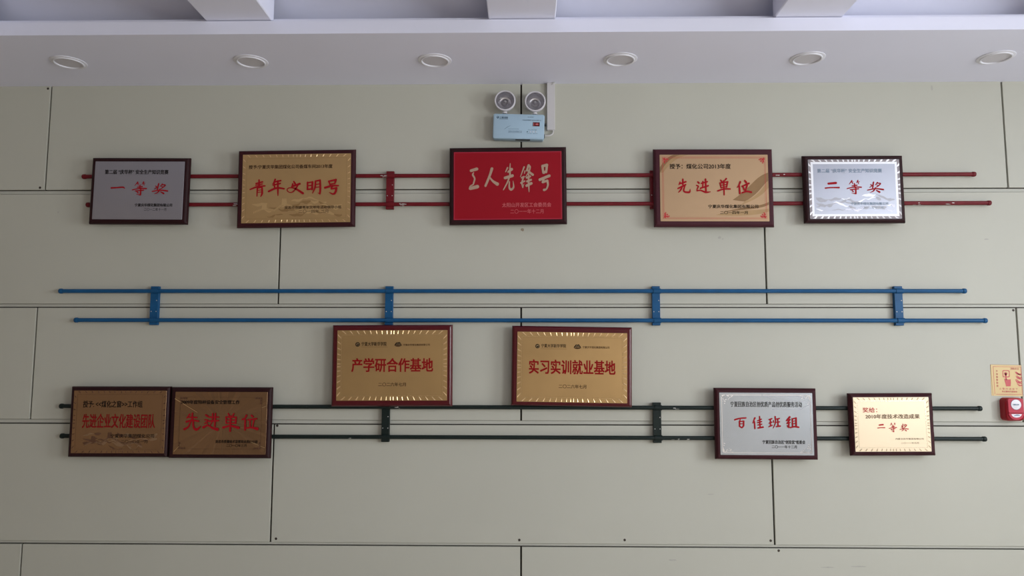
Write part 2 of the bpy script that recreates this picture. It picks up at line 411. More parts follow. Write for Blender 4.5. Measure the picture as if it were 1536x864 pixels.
def stroke(bm, pts, ws, f, y):
    """one brush stroke as a ribbon with round ends; f maps drawing to plate coordinates"""
    if not isinstance(ws, (tuple, list)): ws = [ws]*len(pts)
    if len(ws) < len(pts): ws = [ws[0]+(ws[-1]-ws[0])*i/(len(pts)-1) for i in range(len(pts))]
    P = smooth_path(pts, ws); L, R = [], []
    for i, (x, yy, w) in enumerate(P):
        a, b = P[max(i-1, 0)], P[min(i+1, len(P)-1)]; dx, dy = b[0]-a[0], b[1]-a[1]; l = math.hypot(dx, dy) or 1
        nx, ny = -dy/l, dx/l; L.append((x+nx*w/2, yy+ny*w/2)); R.append((x-nx*w/2, yy-ny*w/2))
    VL = [bm.verts.new((f(p)[0], y, f(p)[1])) for p in L]; VR = [bm.verts.new((f(p)[0], y, f(p)[1])) for p in R]
    for i in range(len(P)-1): bm.faces.new((VL[i], VL[i+1], VR[i+1], VR[i]))
    for e, (x, yy, w) in ((0, P[0]), (-1, P[-1])):
        j = 1 if e == 0 else -2; dx, dy = x-P[j][0], yy-P[j][1]; a0 = math.atan2(dy, dx)
        fan = [(x+w/2*math.cos(a0-PI/2+PI*k/8), yy+w/2*math.sin(a0-PI/2+PI*k/8)) for k in range(9)]
        bm.faces.new([bm.verts.new((*[f(p)[0]], y, f(p)[1])) for p in fan])
BRUSH = {
 'youth': (1536, 417, [
  ([(130,138),(235,112)],[20,22]), ([(125,166),(235,146)],16), ([(35,234),(150,192),(278,178)],[18,24,18]), ([(178,80),(182,185)],[20,26]),
  ([(155,210),(150,345)],[22,14]), ([(155,212),(228,202)],16), ([(230,205),(234,300),(214,350)],[22,26,14]), ([(165,250),(215,244)],10), ([(165,284),(215,278)],10),
  ([(445,75),(425,125),(402,148)],[24,18,8]), ([(428,118),(535,95)],22), ([(412,166),(530,142)],20), ([(430,140),(440,218)],20), ([(342,270),(470,216),(595,230)],[24,26,20]), ([(490,100),(492,240),(496,342)],[22,24,10]),
  ([(752,112),(775,150)],[18,26]), ([(722,196),(850,152)],[22,28]), ([(735,150),(728,196)],20), ([(825,160),(800,210),(740,282),(680,288),(645,255),(665,222),(730,216),(800,240),(905,308)],[24,20,14,12,12,12,14,24,30]),
  ([(980,130),(980,245)],22), ([(978,135),(1060,125)],18), ([(1060,125),(1056,245)],26), ([(985,186),(1050,180)],16), ([(982,246),(1055,238)],20),
  ([(1110,115),(1102,220),(1062,312)],[22,24,8]), ([(1108,112),(1185,96)],20), ([(1185,96),(1190,230),(1186,318)],[22,26,22]), ([(1186,320),(1150,304)],[20,6]), ([(1115,165),(1180,158)],13), ([(1112,214),(1180,208)],13),
  ([(1330,118),(1348,168)],[24,18]), ([(1335,116),(1445,92)],22), ([(1445,92),(1428,152)],[26,20]), ([(1350,166),(1425,152)],16), ([(1268,222),(1380,192),(1488,190)],[28,24,18]), ([(1388,196),(1372,240)],20), ([(1372,242),(1455,228)],20), ([(1455,228),(1442,296),(1405,328),(1342,300)],[28,28,22,8])]),
 'worker': (1536, 605, [
  ([(100,180),(200,152)],[42,48]), ([(145,215),(130,255),(163,320),(138,420)],[14,28,26,22]), ([(138,420),(88,452),(85,480)],[20,22,34]), ([(88,490),(210,460)],[50,56]),
  ([(465,148),(430,260),(352,448)],[44,36,34]), ([(428,300),(480,365),(558,418)],[20,34,54]),
  ([(785,60),(780,150),(780,250)],[10,22,26]), ([(738,135),(705,205)],[24,16]), ([(750,208),(810,162)],[28,44]), ([(695,312),(822,275)],[44,46]), ([(772,290),(735,390),(664,520)],[26,24,14]), ([(770,380),(768,480),(800,516),(842,470),(833,365)],[18,28,38,26,6]),
  ([(1028,125),(962,295)],[24,10]), ([(1042,195),(1032,238)],[20,12]), ([(985,312),(1025,295)],26), ([(1015,300),(985,400)],24), ([(970,402),(1035,372)],24), ([(985,400),(1002,482)],[26,18]), ([(1002,484),(1025,420)],[16,6]),
  ([(1108,95),(1072,190)],[34,26]), ([(1090,112),(1132,118),(1112,205),(1050,300)],[22,26,22,8]), ([(1085,175),(1130,225),(1178,262)],[26,34,38]), ([(1075,312),(1130,290)],34), ([(1080,376),(1145,350)],34), ([(1068,452),(1150,412)],[38,42]), ([(1105,250),(1106,420),(1111,560)],[20,28,10]),
  ([(1348,112),(1362,232)],[38,32]), ([(1350,112),(1425,95)],[40,44]), ([(1425,95),(1412,220)],[40,32]), ([(1372,232),(1405,204)],34), ([(1300,350),(1465,284)],[42,44]), ([(1372,335),(1348,392)],30), ([(1350,396),(1428,368)],34), ([(1430,368),(1440,440),(1415,510),(1375,528)],[36,28,24,40])]),
 'advanced': (1536, 446, [
  ([(180,85),(178,180)],[24,28]), ([(127,140),(105,188)],[22,14]), ([(130,167),(235,132)],[22,26]), ([(85,258),(150,226),(230,186)],[20,26,24]), ([(168,215),(140,280),(95,330)],[24,24,12]), ([(215,205),(193,290),(220,322),(300,322),(312,265)],[22,24,26,30,6]),
  ([(458,135),(478,155)],[24,28]), ([(430,198),(465,215),(445,265),(440,295)],[16,22,18,16]), ([(440,300),(510,292),(600,326),(690,318)],[18,20,30,10]), ([(505,252),(650,206)],[22,24]), ([(520,162),(635,130)],[20,22]), ([(552,130),(545,225),(500,268)],[24,20,8]), ([(602,85),(605,298)],[26,28]),
  ([(885,102),(905,132)],[20,24]), ([(988,75),(945,125)],[26,16]), ([(872,155),(890,245)],[24,20]), ([(880,156),(1012,132)],[20,22]), ([(1012,132),(990,232)],[26,22]), ([(885,198),(995,180)],14), ([(890,242),(990,226)],16), ([(825,302),(940,268),(1055,266)],[22,24,22]), ([(940,120),(942,375)],[26,18]),
  ([(1247,135),(1215,205),(1183,242)],[28,22,8]), ([(1228,210),(1234,350)],[26,26]), ([(1332,110),(1356,142)],[24,30]), ([(1280,218),(1405,162)],[24,28]), ([(1298,222),(1316,282)],[22,26]), ([(1372,200),(1340,300)],[26,20]), ([(1275,338),(1360,312),(1445,326)],[22,26,28])]),
 'first': (1536, 544, [
  ([(108,256),(250,248),(385,238),(432,268)],[30,26,30,12])]),
 'second': (1536, 544, [
  ([(185,182),(360,166)],[40,44]), ([(108,288),(250,276),(430,276)],[26,24,30])]),
 'prize': (1536, 544, [
  ([(735,115),(667,200)],[26,8]), ([(715,150),(765,143)],14), ([(740,160),(757,190)],14), ([(877,110),(840,172)],[24,8]), ([(860,142),(912,140)],12), ([(880,150),(892,186)],14), ([(735,238),(850,222)],[20,24]), ([(795,185),(795,272)],24), ([(615,302),(790,266),(950,270)],[18,22,26]),
  ([(690,328),(885,306)],[20,24]), ([(820,285),(816,420)],[24,30]), ([(816,424),(715,404)],[22,6]), ([(725,340),(757,372)],[16,24]),
  ([(1168,205),(1197,226)],[14,20]), ([(1145,278),(1202,236)],[12,16]), ([(1242,150),(1215,292)],[24,22]), ([(1332,158),(1280,218)],[22,10]), ([(1320,175),(1402,185),(1335,250),(1260,292)],[16,24,18,8]), ([(1312,212),(1346,236)],[12,18]), ([(1095,338),(1280,306),(1462,326)],[20,22,28]), ([(1275,290),(1230,360),(1155,396)],[24,22,8]), ([(1300,345),(1372,386)],[16,32])]),
 'team': (1536, 427, [
  ([(92,142),(200,112),(328,102)],[28,24,26]), ([(215,115),(198,165)],[16,20]), ([(190,178),(190,280)],26), ([(190,182),(280,172)],20), ([(280,172),(275,272)],28), ([(200,230),(270,222)],14), ([(192,282),(238,308),(274,274)],[22,26,22]),
  ([(522,100),(472,212)],[28,14]), ([(508,180),(516,326)],[26,24]), ([(578,162),(660,127)],20), ([(622,70),(626,200)],[22,24]), ([(575,204),(665,177)],20), ([(580,252),(665,232)],20), ([(622,200),(628,292)],24), ([(585,316),(690,296)],[24,28]),
  ([(822,136),(885,112)],20), ([(820,212),(885,187)],18), ([(852,122),(852,262)],22), ([(815,287),(885,256)],[16,22]), ([(915,150),(922,192)],[14,18]), ([(955,70),(957,200),(905,320)],[24,20,8]), ([(985,122),(1046,106)],20), ([(1008,120),(1012,272)],22), ([(985,192),(1046,181)],18), ([(975,282),(1056,271)],[22,26]),
  ([(1265,75),(1195,155)],[30,22]), ([(1195,155),(1272,130)],18), ([(1268,130),(1203,216)],[24,20]), ([(1203,216),(1272,190)],18), ([(1245,200),(1240,302)],[24,20]), ([(1208,250),(1216,292)],[12,16]), ([(1320,110),(1320,282)],22), ([(1320,116),(1400,96)],22), ([(1400,96),(1396,282)],26), ([(1325,166),(1390,156)],14), ([(1325,222),(1390,211)],14), ([(1272,302),(1360,282),(1446,292)],[22,24,28])]),
 'clerical': (1536, 446, [
  ([(165,70),(112,142)],[26,16]), ([(215,50),(215,185)],[26,30]), ([(145,126),(300,130)],[20,24]), ([(112,208),(215,182),(330,197)],[34,24,30]), ([(190,200),(150,300),(82,345)],[24,24,40]), ([(235,200),(252,318),(310,352),(375,288)],[26,30,42,8]),
  ([(465,80),(502,106)],[24,30]), ([(450,172),(505,182),(452,240)],[18,22,16]), ([(490,222),(512,272)],16), ([(432,310),(510,277),(600,322),(690,348)],[40,22,32,52]), ([(530,122),(705,120)],22), ([(520,197),(705,186)],24), ([(595,55),(590,190),(550,280)],[24,22,12]), ([(645,55),(640,292)],26),
  ([(885,55),(902,92)],24), ([(987,55),(965,96)],24), ([(845,116),(850,236)],22), ([(842,119),(1035,119)],22), ([(1032,119),(1026,236)],26), ([(850,175),(1025,175)],16), ([(850,233),(1025,233)],18), ([(802,312),(930,282),(1082,316)],[38,26,44]), ([(930,100),(930,380)],28),
  ([(1222,85),(1195,140),(1152,160)],[30,24,28]), ([(1205,170),(1205,355)],28), ([(1318,85),(1342,112)],28), ([(1255,167),(1410,147)],[22,28]), ([(1290,180),(1300,292)],22), ([(1368,165),(1345,292)],[26,18]), ([(1218,322),(1330,312),(1430,335)],[24,26,50])]),
}
def brush_title(keys, box4, m, parent, y, fat=1.28, name='title_text', lbl=None):
    x0, x1, z0, z1 = box4; bm = bmesh.new()
    for k in keys:
        W, H, strokes = BRUSH[k]
        f = lambda p: (x0+(x1-x0)*p[0]/W, z1-(z1-z0)*p[1]/H)
        for lay, (pts, ws) in enumerate(strokes):
            ws = [q*fat for q in ws] if isinstance(ws, (list, tuple)) else ws*fat
            stroke(bm, pts, ws, f, y-.00006*lay)
    me = bpy.data.meshes.new(name); bm.to_mesh(me); bm.free()
    return props(link(name, me, m, parent), label=lbl)

# ------------------------------------------------------------------ plaques
PLAQUES = {
 'A': dict(c=(-1.9673,2.4121), size=(0.505,0.345), plate=(0.4604,0.3003), off=(0.0003,-0.0004), rot=-0.33,
   text=dict(heading=(-0.1782,0.1494,0.0831,0.1074), title=(-0.1632,0.1657,-0.0504,0.0671), issuer=(-0.0143,0.1777,-0.0842,-0.0677), date=(0.0341,0.1481,-0.1062,-0.0907))),
 'B': dict(c=(-1.1629,2.4225), size=(0.602,0.4), plate=(0.5539,0.3552), off=(0.0034,-0.0017), rot=0.6,
   text=dict(heading=(-0.2453,0.1835,0.1019,0.1224), title=(-0.2459,0.2302,-0.0612,0.0698), issuer=(-0.0578,0.2313,-0.1073,-0.0916), date=(0.0146,0.1653,-0.1293,-0.1115))),
 'C': dict(c=(-0.0848,2.4342), size=(0.594,0.398), plate=(0.5466,0.3498), off=(-0.0010,-0.0020), rot=0.39,
   text=dict(title=(-0.2142,0.2308,-0.0478,0.1310), issuer=(-0.0291,0.2186,-0.1117,-0.0889), date=(0.0127,0.1794,-0.1451,-0.1223))),
 'D': dict(c=(0.9517,2.4205), size=(0.6,0.4), plate=(0.5430,0.3411), off=(0.0012,-0.0030), rot=-0.16,
   text=dict(heading=(-0.2222,0.0854,0.0969,0.1237), title=(-0.2052,0.2083,-0.0558,0.0671), issuer=(-0.0321,0.2172,-0.1043,-0.0860), date=(0.0261,0.1635,-0.1348,-0.1179))),
 'E': dict(c=(1.6535,2.4118), size=(0.501,0.345), plate=(0.4553,0.3023), off=(-0.0004,-0.0018), rot=0.04,
   text=dict(heading=(-0.1835,0.1393,0.0829,0.1041), title=(-0.1689,0.1574,-0.0505,0.0665), issuer=(-0.0230,0.1627,-0.0819,-0.0677), date=(0.0194,0.1366,-0.1009,-0.0880))),
 'F': dict(c=(-0.6578,1.5265), size=(0.6,0.402), plate=(0.5480,0.3465), off=(0.0013,0.0012), rot=0.24,
   text=dict(emblem=(-0.1833,-0.1610,0.0914,0.1149), school=(-0.1524,-0.0280,0.0952,0.1156), rule=(-0.1548,-0.0225,0.0889,0.0905), mountain=(0.0101,0.0482,0.0922,0.1152), company=(0.0549,0.1870,0.0952,0.1057), title=(-0.2013,0.2043,-0.0335,0.0357), date=(-0.0665,0.0704,-0.1034,-0.0848))),
 'G': dict(c=(0.2321,1.5243), size=(0.594,0.392), plate=(0.5424,0.3431), off=(0.0011,-0.0050), rot=-0.81,
   text=dict(emblem=(-0.1820,-0.1606,0.0903,0.1119), school=(-0.1527,-0.0303,0.0951,0.1132), rule=(-0.1555,-0.0263,0.0879,0.0895), mountain=(0.0065,0.0446,0.0907,0.1136), company=(0.0515,0.1835,0.0937,0.1049), title=(-0.2125,0.2135,-0.0349,0.0363), date=(-0.0646,0.0707,-0.1034,-0.0846))),
 'H': dict(c=(-2.0080,1.2473), size=(0.498,0.346), plate=(0.4629,0.3058), off=(0.0030,0.0002), rot=0.05,
   text=dict(heading=(-0.1830,0.1141,0.0701,0.1031), title=(-0.1822,0.1806,-0.0310,0.0395), issuer=(-0.0372,0.1795,-0.0778,-0.0590), date=(0.0156,0.1474,-0.1037,-0.0881))),
 'I': dict(c=(-1.5035,1.2442), size=(0.505,0.347), plate=(0.4585,0.3046), off=(0.0035,-0.0014), rot=-0.06,
   text=dict(heading=(-0.1975,0.0927,0.0923,0.1122), title=(-0.1968,0.2131,-0.0560,0.0606), issuer=(-0.0199,0.1884,-0.0967,-0.0816), date=(0.0350,0.1342,-0.1154,-0.1015))),
 'J': dict(c=(1.1773,1.2471), size=(0.496,0.344), plate=(0.4520,0.2997), off=(-0.0006,-0.0001), rot=-0.21,
   text=dict(heading=(-0.1725,0.1740,0.0810,0.1074), title=(-0.1741,0.1742,-0.0452,0.0508), issuer=(-0.0216,0.1847,-0.0957,-0.0775), date=(0.0221,0.1429,-0.1167,-0.1023))),
 'K': dict(c=(1.7863,1.2456), size=(0.408,0.3), plate=(0.3649,0.2606), off=(-0.0037,0.0011), rot=0.36,
   text=dict(given=(-0.1390,-0.0686,0.0567,0.0810), heading=(-0.1271,0.1345,0.0265,0.0489), title=(-0.0827,0.0840,-0.0522,0.0211), issuer=(0.0128,0.1474,-0.0744,-0.0652), date=(0.0379,0.1229,-0.0934,-0.0852))),
}

BACK, FRONT, PLATE = -.0380, -.0620, -.0640
def plaque(key, label, wood, plate_m, group, wavy=False, margin=None):
    d = PLAQUES[key]; w, h = d['size']; pw, ph = d['plate']
    t = thing('award_plaque', label, 'plaque', (d['c'][0], 0, d['c'][1]), group, math.radians(-d['rot']))
    def outline(ww, hh, amp):
        pts = []; n = 36 if wavy else 1
        cs = [(ww/2, -hh/2), (ww/2, hh/2), (-ww/2, hh/2), (-ww/2, -hh/2)]
        for i in range(4):
            a, b = cs[i], cs[(i+1) % 4]; nx, nz = [(1,0), (0,1), (-1,0), (0,-1)][i]
            for k in range(n):
                s = k/n; q = amp*(math.cos(s*2*PI*3)-1)*.5 if wavy else 0
                pts.append((a[0]+(b[0]-a[0])*s+nx*q, a[1]+(b[1]-a[1])*s+nz*q))
        return pts
    bm = bmesh.new()
    c = .0115
    prof = [(0, BACK), (0, FRONT+.0150), (-.0012, FRONT+.0125), (-.0035, FRONT+.0065), (-.0075, FRONT+.0025), (-c, FRONT+.0006), (-c-.001, FRONT)]
    slab(bm, [(outline(w+2*q, h+2*q, .005 if (wavy and q < -.002) else 0), y) for q, y in prof])
    obj('backboard', bm, wood, t)
    for px, pz in ((-.36, .36), (.36, .36), (-.36, -.38), (.36, -.38)):
        obj('spacer', B(px*w-.012, px*w+.012, BACK, 0, pz*h-.008, pz*h+.008), M['black'], t)
    p = bpy.data.objects.new('metal_plate', None)
    bm = bmesh.new(); slab(bm, [(rrect(pw, ph, .002, 2), FRONT), (rrect(pw, ph, .002, 2), PLATE+.0004), (rrect(pw-.0008, ph-.0008, .002, 2), PLATE)])
    pl = obj('metal_plate', bm, plate_m, t, (d['off'][0], 0, d['off'][1]))
    return t, pl, d
Y1 = PLATE-.0003     # engraving lies on the plate
Y2 = PLATE-.0007     # lettering
def rays(pl, d, m, depth, inset, nl, ns, width=.0042, hgt=.0010, name='engraved_border', slant=52):
    """sunburst border: small ridges fanning along the four sides, denser in the middle of each side"""
    pw, ph = d['plate']; bm = bmesh.new()
    for side in range(4):
        L, Dp = (pw, ph) if side % 2 == 0 else (ph, pw); n = nl if side % 2 == 0 else ns
        for k in range(n):
            t = (2*(k+.5)/n-1); t = math.copysign(abs(t)**1.25, t) if abs(t) > 1e-6 else 0
            s = t*(L/2-inset-depth*.8); a = math.radians(slant*t)
            # foot on the inner line, head on the outer
            i0 = (s-math.tan(a)*depth*.5, Dp/2-inset-depth); o0 = (s+math.tan(a)*depth*.5, Dp/2-inset)
            w2 = width/2/max(.45, math.cos(a))
            q = [(i0[0]-w2*.6, i0[1]), (i0[0]+w2*.6, i0[1]), (o0[0]+w2, o0[1]), (o0[0]-w2, o0[1])]
            top = [i0, o0]
            def T(p, y):
                x, z = p
                for _ in range(side): x, z = z, -x
                return bm.verts.new((x, y, z))
            v = [T(p, PLATE) for p in q]; r = [T(p, PLATE-hgt) for p in top]
            for f in ((v[0], r[0], r[1], v[3]), (v[1], v[2], r[1], r[0]), (v[0], v[1], r[0]), (v[3], r[1], v[2])): bm.faces.new(f)
    return obj(name, bm, m, pl)
def line_frame(pl, d, m, inset, wd, name='inner_line', y=Y1, cut=0):
    pw, ph = d['plate']; bm = bmesh.new()
    def out(i):
        W, H = pw/2-i, ph/2-i
        if not cut: return [(W,H), (-W,H), (-W,-H), (W,-H)]
        return [(W,H-cut), (W-cut,H), (-W+cut,H), (-W,H-cut), (-W,-H+cut), (-W+cut,-H), (W-cut,-H), (W,-H+cut)]
    a, b = out(inset), out(inset+wd); n = len(a)
    for i in range(n):
        j = (i+1) % n; flat(bm, [a[i], a[j], b[j], b[i]], y)
    bmesh.ops.remove_doubles(bm, verts=bm.verts, dist=1e-6)
    return obj(name, bm, m, pl)
def bead_frame(pl, d, m, inset, pitch=.0075, r=.0016, name='beaded_line'):
    pw, ph = d['plate']; W, H = pw/2-inset, ph/2-inset; bm = bmesh.new()
    pts = []
    for a, b in (((-W,H),(W,H)), ((W,H),(W,-H)), ((W,-H),(-W,-H)), ((-W,-H),(-W,H))):
        n = int(math.hypot(b[0]-a[0], b[1]-a[1])/pitch)
        pts += [(a[0]+(b[0]-a[0])*k/n, a[1]+(b[1]-a[1])*k/n) for k in range(n)]
    for x, z in pts:
        ring = [bm.verts.new((x+r*math.cos(PI*k/3), PLATE, z+r*math.sin(PI*k/3))) for k in range(6)]; top = bm.verts.new((x, PLATE-.001, z))
        for k in range(6): bm.faces.new((ring[k], ring[(k+1) % 6], top))
    return obj(name, bm, m, pl)
def landscape(pl, box4, ms, seed, levels=5, wall_band=True, name='mountain_engraving'):
    """ridges one before the other, with a battlemented wall winding over them; tones alternate"""
    x0, x1, z0, z1 = box4; rn = random.Random(seed); bm = bmesh.new(); W, H = x1-x0, z1-z0
    for lv in range(levels):
        ph = [rn.uniform(0, 6.28) for _ in range(4)]; base = z0+H*(.80-.75*lv/levels); n = 46; yy = PLATE-.0001-.00004*lv
        top = []
        for i in range(n+1):
            u = i/n; e = math.sin(PI*u)**.5*.35+.65
            z = base+H*.16*(math.sin(u*7+ph[0])+.55*math.sin(u*15+ph[1])+.3*math.sin(u*33+ph[2])+.16*math.sin(u*71+ph[3]))*e*.75
            top.append((x0+W*u, min(z1, max(z0+.001, z))))
        # broken patches under each ridge, not one full-width slab
        i = 0
        while i < n:
            l = rn.randint(3, 9); j = min(n, i+l); th = H*rn.uniform(.05, .20)
            if rn.random() < .72:
                seg = top[i:j+1]; m = len(seg)
                low = [(x, max(z0, z-th*math.sin(PI*(k+.35)/(m+.1)))) for k, (x, z) in enumerate(seg)][::-1]
                try: flat(bm, seg+low, yy, rn.randrange(len(ms)))
                except ValueError: pass
            i = j
    if wall_band:
        path = [(x0+W*u, z0+H*v) for u, v in ((.02,.30), (.14,.52), (.25,.40), (.36,.74), (.44,.60), (.56,.34), (.70,.46), (.80,.28))]
        for (a, b) in zip(path, path[1:]):
            n = 7
            for k in range(n):
                p = (a[0]+(b[0]-a[0])*k/n, a[1]+(b[1]-a[1])*k/n); q = (a[0]+(b[0]-a[0])*(k+.62)/n, a[1]+(b[1]-a[1])*(k+.62)/n)
                flat(bm, [p, q, (q[0], q[1]-H*.10), (p[0], p[1]-H*.10)], PLATE-.00034, 0)
            flat(bm, [(a[0], a[1]-H*.03), (b[0], b[1]-H*.03), (b[0], b[1]-H*.12), (a[0], a[1]-H*.12)], PLATE-.00032, 1 % len(ms))
        for u, v in ((.36,.74), (.14,.52)):
            x, z, s = x0+W*u, z0+H*v, H*.13
            flat(bm, [(x-s, z-s), (x+s, z-s), (x+s*.85, z+s*1.1), (x-s*.85, z+s*1.1)], PLATE-.00040, 0)
            for k in (-1, 0, 1): flat(bm, [(x+s*(.6*k-.2), z+s*1.1), (x+s*(.6*k+.2), z+s*1.1), (x+s*(.6*k+.2), z+s*1.5), (x+s*(.6*k-.2), z+s*1.5)], PLATE-.00040, 0)
    return obj(name, bm, ms, pl)
def write(pl, d, spec):
    for n, (body, m, kw) in spec.items(): text(n+'_text', body, d['text'][n], m, pl, Y2, **kw)
BK = dict(bold=.012)

# A -- first prize, silver
t, pl, d = plaque('A', 'silver plaque with three widely spaced red characters, first in the top row', M['wood_dark'], M['silver'], 'silver plaques')
rays(pl, d, M['silver'], .011, .003, 15, 10, .005, .0005)
line_frame(pl, d, M['silver_deep'], .0165, .0010)
write(pl, d, dict(heading=('第二届 “庆华杯” 安全生产知识竞赛', M['ink_black'], dict(bold=.02)), issuer=('宁夏庆华煤化集团有限公司', M['ink_black'], dict(bold=.02)), date=('二〇一二年十一月', M['ink_black'], {})))
brush_title(['first', 'prize'], d['text']['title'], M['ink_red'], pl, Y2)
# B -- gold with wall relief
t, pl, d = plaque('B', 'gold plaque engraved with a winding wall, second in the top row', M['wood'], M['gold'], 'gold plaques')
rays(pl, d, M['gold_line'], .012, .003, 17, 11, .005, .0009)
line_frame(pl, d, M['gold_deep'], .0215, .0009)
landscape(pl, (-.225, .235, -.150, -.045), [M['gold_bright'], M['gold'], M['gold_shade'], M['gold_bright']], 5)
write(pl, d, dict(heading=('授予:宁夏庆华集团煤化公司备煤车间2013年度', M['ink_brown'], dict(bold=.02)), issuer=('吴忠市创建青年文明号活动领导小组', M['ink_brown'], dict(bold=.02)), date=('二〇一四年 二月', M['ink_brown'], {})))
brush_title(['youth'], d['text']['title'], M['ink_red'], pl, Y2)
# C -- red enamel
t, pl, d = plaque('C', 'red plaque with five large champagne brush characters, centre of the top row', M['wood_dark'], M['red_plate'], None)
line_frame(pl, d, M['red_edge'], .0006, .0050, 'edge_line')
write(pl, d, dict(issuer=('太阳山开发区工会委员会', M['ink_rose'], BK), date=('二〇一一年十二月', M['ink_rose'], {})))
brush_title(['worker'], d['text']['title'], M['ink_tan'], pl, Y2, 1.12)
# D -- tan print with ribbons and corner flowers
t, pl, d = plaque('D', 'tan plaque with thin red border, corner flowers and brown ribbons, top row', M['wood_plum'], M['tan'], None)
bm = bmesh.new()
def band(bm, a, b, mi, y):
    n = 14
    def bez(P, t): return tuple((1-t)**3*P[0][k]+3*t*(1-t)**2*P[1][k]+3*t*t*(1-t)*P[2][k]+t**3*P[3][k] for k in (0, 1))
    A = [bez(a, k/n) for k in range(n+1)]; Bq = [bez(b, k/n) for k in range(n+1)]
    for k in range(n): flat(bm, [A[k], A[k+1], Bq[k+1], Bq[k]], y, mi)
W, H = d['plate'][0]/2, d['plate'][1]/2
band(bm, [(-.125, H-.001), (-.17, H-.01), (-.21, H-.03), (-.255, H-.093)], [(-.165, H-.001), (-.20, H-.008), (-.235, H-.03), (-W+.001, H-.093)], 0, Y1)
band(bm, [(-.165, H-.001), (-.20, H-.008), (-.235, H-.03), (-W+.001, H-.093)], [(-.20, H-.001), (-.225, H-.006), (-.25, H-.03), (-W+.001, H-.065)], 1, Y1)
obj('ribbon_print', bm, [M['tan_light'], M['tan_brown']], pl); bm = bmesh.new()
band(bm, [(W-.001, .078), (.20, .055), (.19, .005), (.09, -.062)], [(W-.001, .035), (.245, .02), (.22, -.035), (.15, -.070)], 1, Y1)
band(bm, [(W-.001, .035), (.25, .02), (.235, -.035), (.15, -.070)], [(W-.001, .000), (.26, -.01), (.24, -.05), (.13, -.088)], 0, Y1)
band(bm, [(W-.001, -.105), (.22, -.118), (.14, -.105), (.005, -.138)], [(W-.001, -.120), (.23, -.138), (.14, -.148), (.005, -.139)], 0, Y1)
band(bm, [(W-.001, -.072), (.22, -.10), (.12, -.096), (.03, -.128)], [(W-.001, -.086), (.22, -.114), (.12, -.108), (.03, -.129)], 1, Y1-.00005)
obj('ribbon_print', bm, [M['tan_light'], M['tan_brown']], pl)
line_frame(pl, d, M['ink_coral'], .0125, .0016, 'border_line', Y1-.0001)
line_frame(pl, d, M['ink_coral'], .0185, .0008, 'border_line', Y1-.0001, cut=.018)
for sx, sz in ((-1, 1), (1, 1), (-1, -1), (1, -1)):
    bm = bmesh.new()
    for k, (dx, dz, r) in enumerate(((.0, .0, .0075), (.012, -.001, .0050), (-.001, .012, .0050), (.019, .002, .0032), (.002, .019, .0032), (.010, .010, .0040), (-.004, -.004, .0035))):
        pts = []
        for q in range(20):
            a = 2*PI*q/20; rr = r*(1+.42*math.cos(5*a+k)); pts.append((sx*(W-.024-dx)+rr*math.cos(a), sz*(H-.024-dz)+rr*math.sin(a)))
        flat(bm, pts, Y1-.0002-.00002*k)
    obj('corner_flower', bm, M['ink_coral'], pl)
write(pl, d, dict(heading=('授予：煤化公司2013年度', M['ink_black'], dict(bold=.016)), issuer=('宁夏庆华煤化集团有限公司', M['ink_black'], dict(bold=.02)), date=('二〇一四年一月', M['ink_black'], BK)))
brush_title(['advanced'], d['text']['title'], M['ink_red'], pl, Y2)
# E -- second prize, bright silver
t, pl, d = plaque('E', 'bright silver plaque with striped border and mountain engraving, last in the top row', M['wood_dark'], M['silver_bright'], 'silver plaques')
line_frame(pl, d, M['silver_frost'], .0125, .0110, 'frosted_band')
line_frame(pl, d, M['silver_shade'], .0008, .0117, 'shade_band')
rays(pl, d, M['silver_glint'], .0110, .0012, 16, 9, .0125, .0016)  # stripe reflections put into the colour: white ridges over a dark band
landscape(pl, (-.196, .196, -.118, -.022), [M['silver_frost'], M['silver_deep'], M['silver_line'], M['silver_deep']], 11, wall_band=False)
write(pl, d, dict(heading=('第二届 “庆华杯” 安全生产知识竞赛', M['ink_slate'], dict(bold=.014)), issuer=('宁夏庆华煤化集团有限公司', M['ink_slate'], BK), date=('二〇一二年十一月', M['ink_slate'], {})))
brush_title(['second', 'prize'], d['text']['title'], M['ink_red'], pl, Y2)
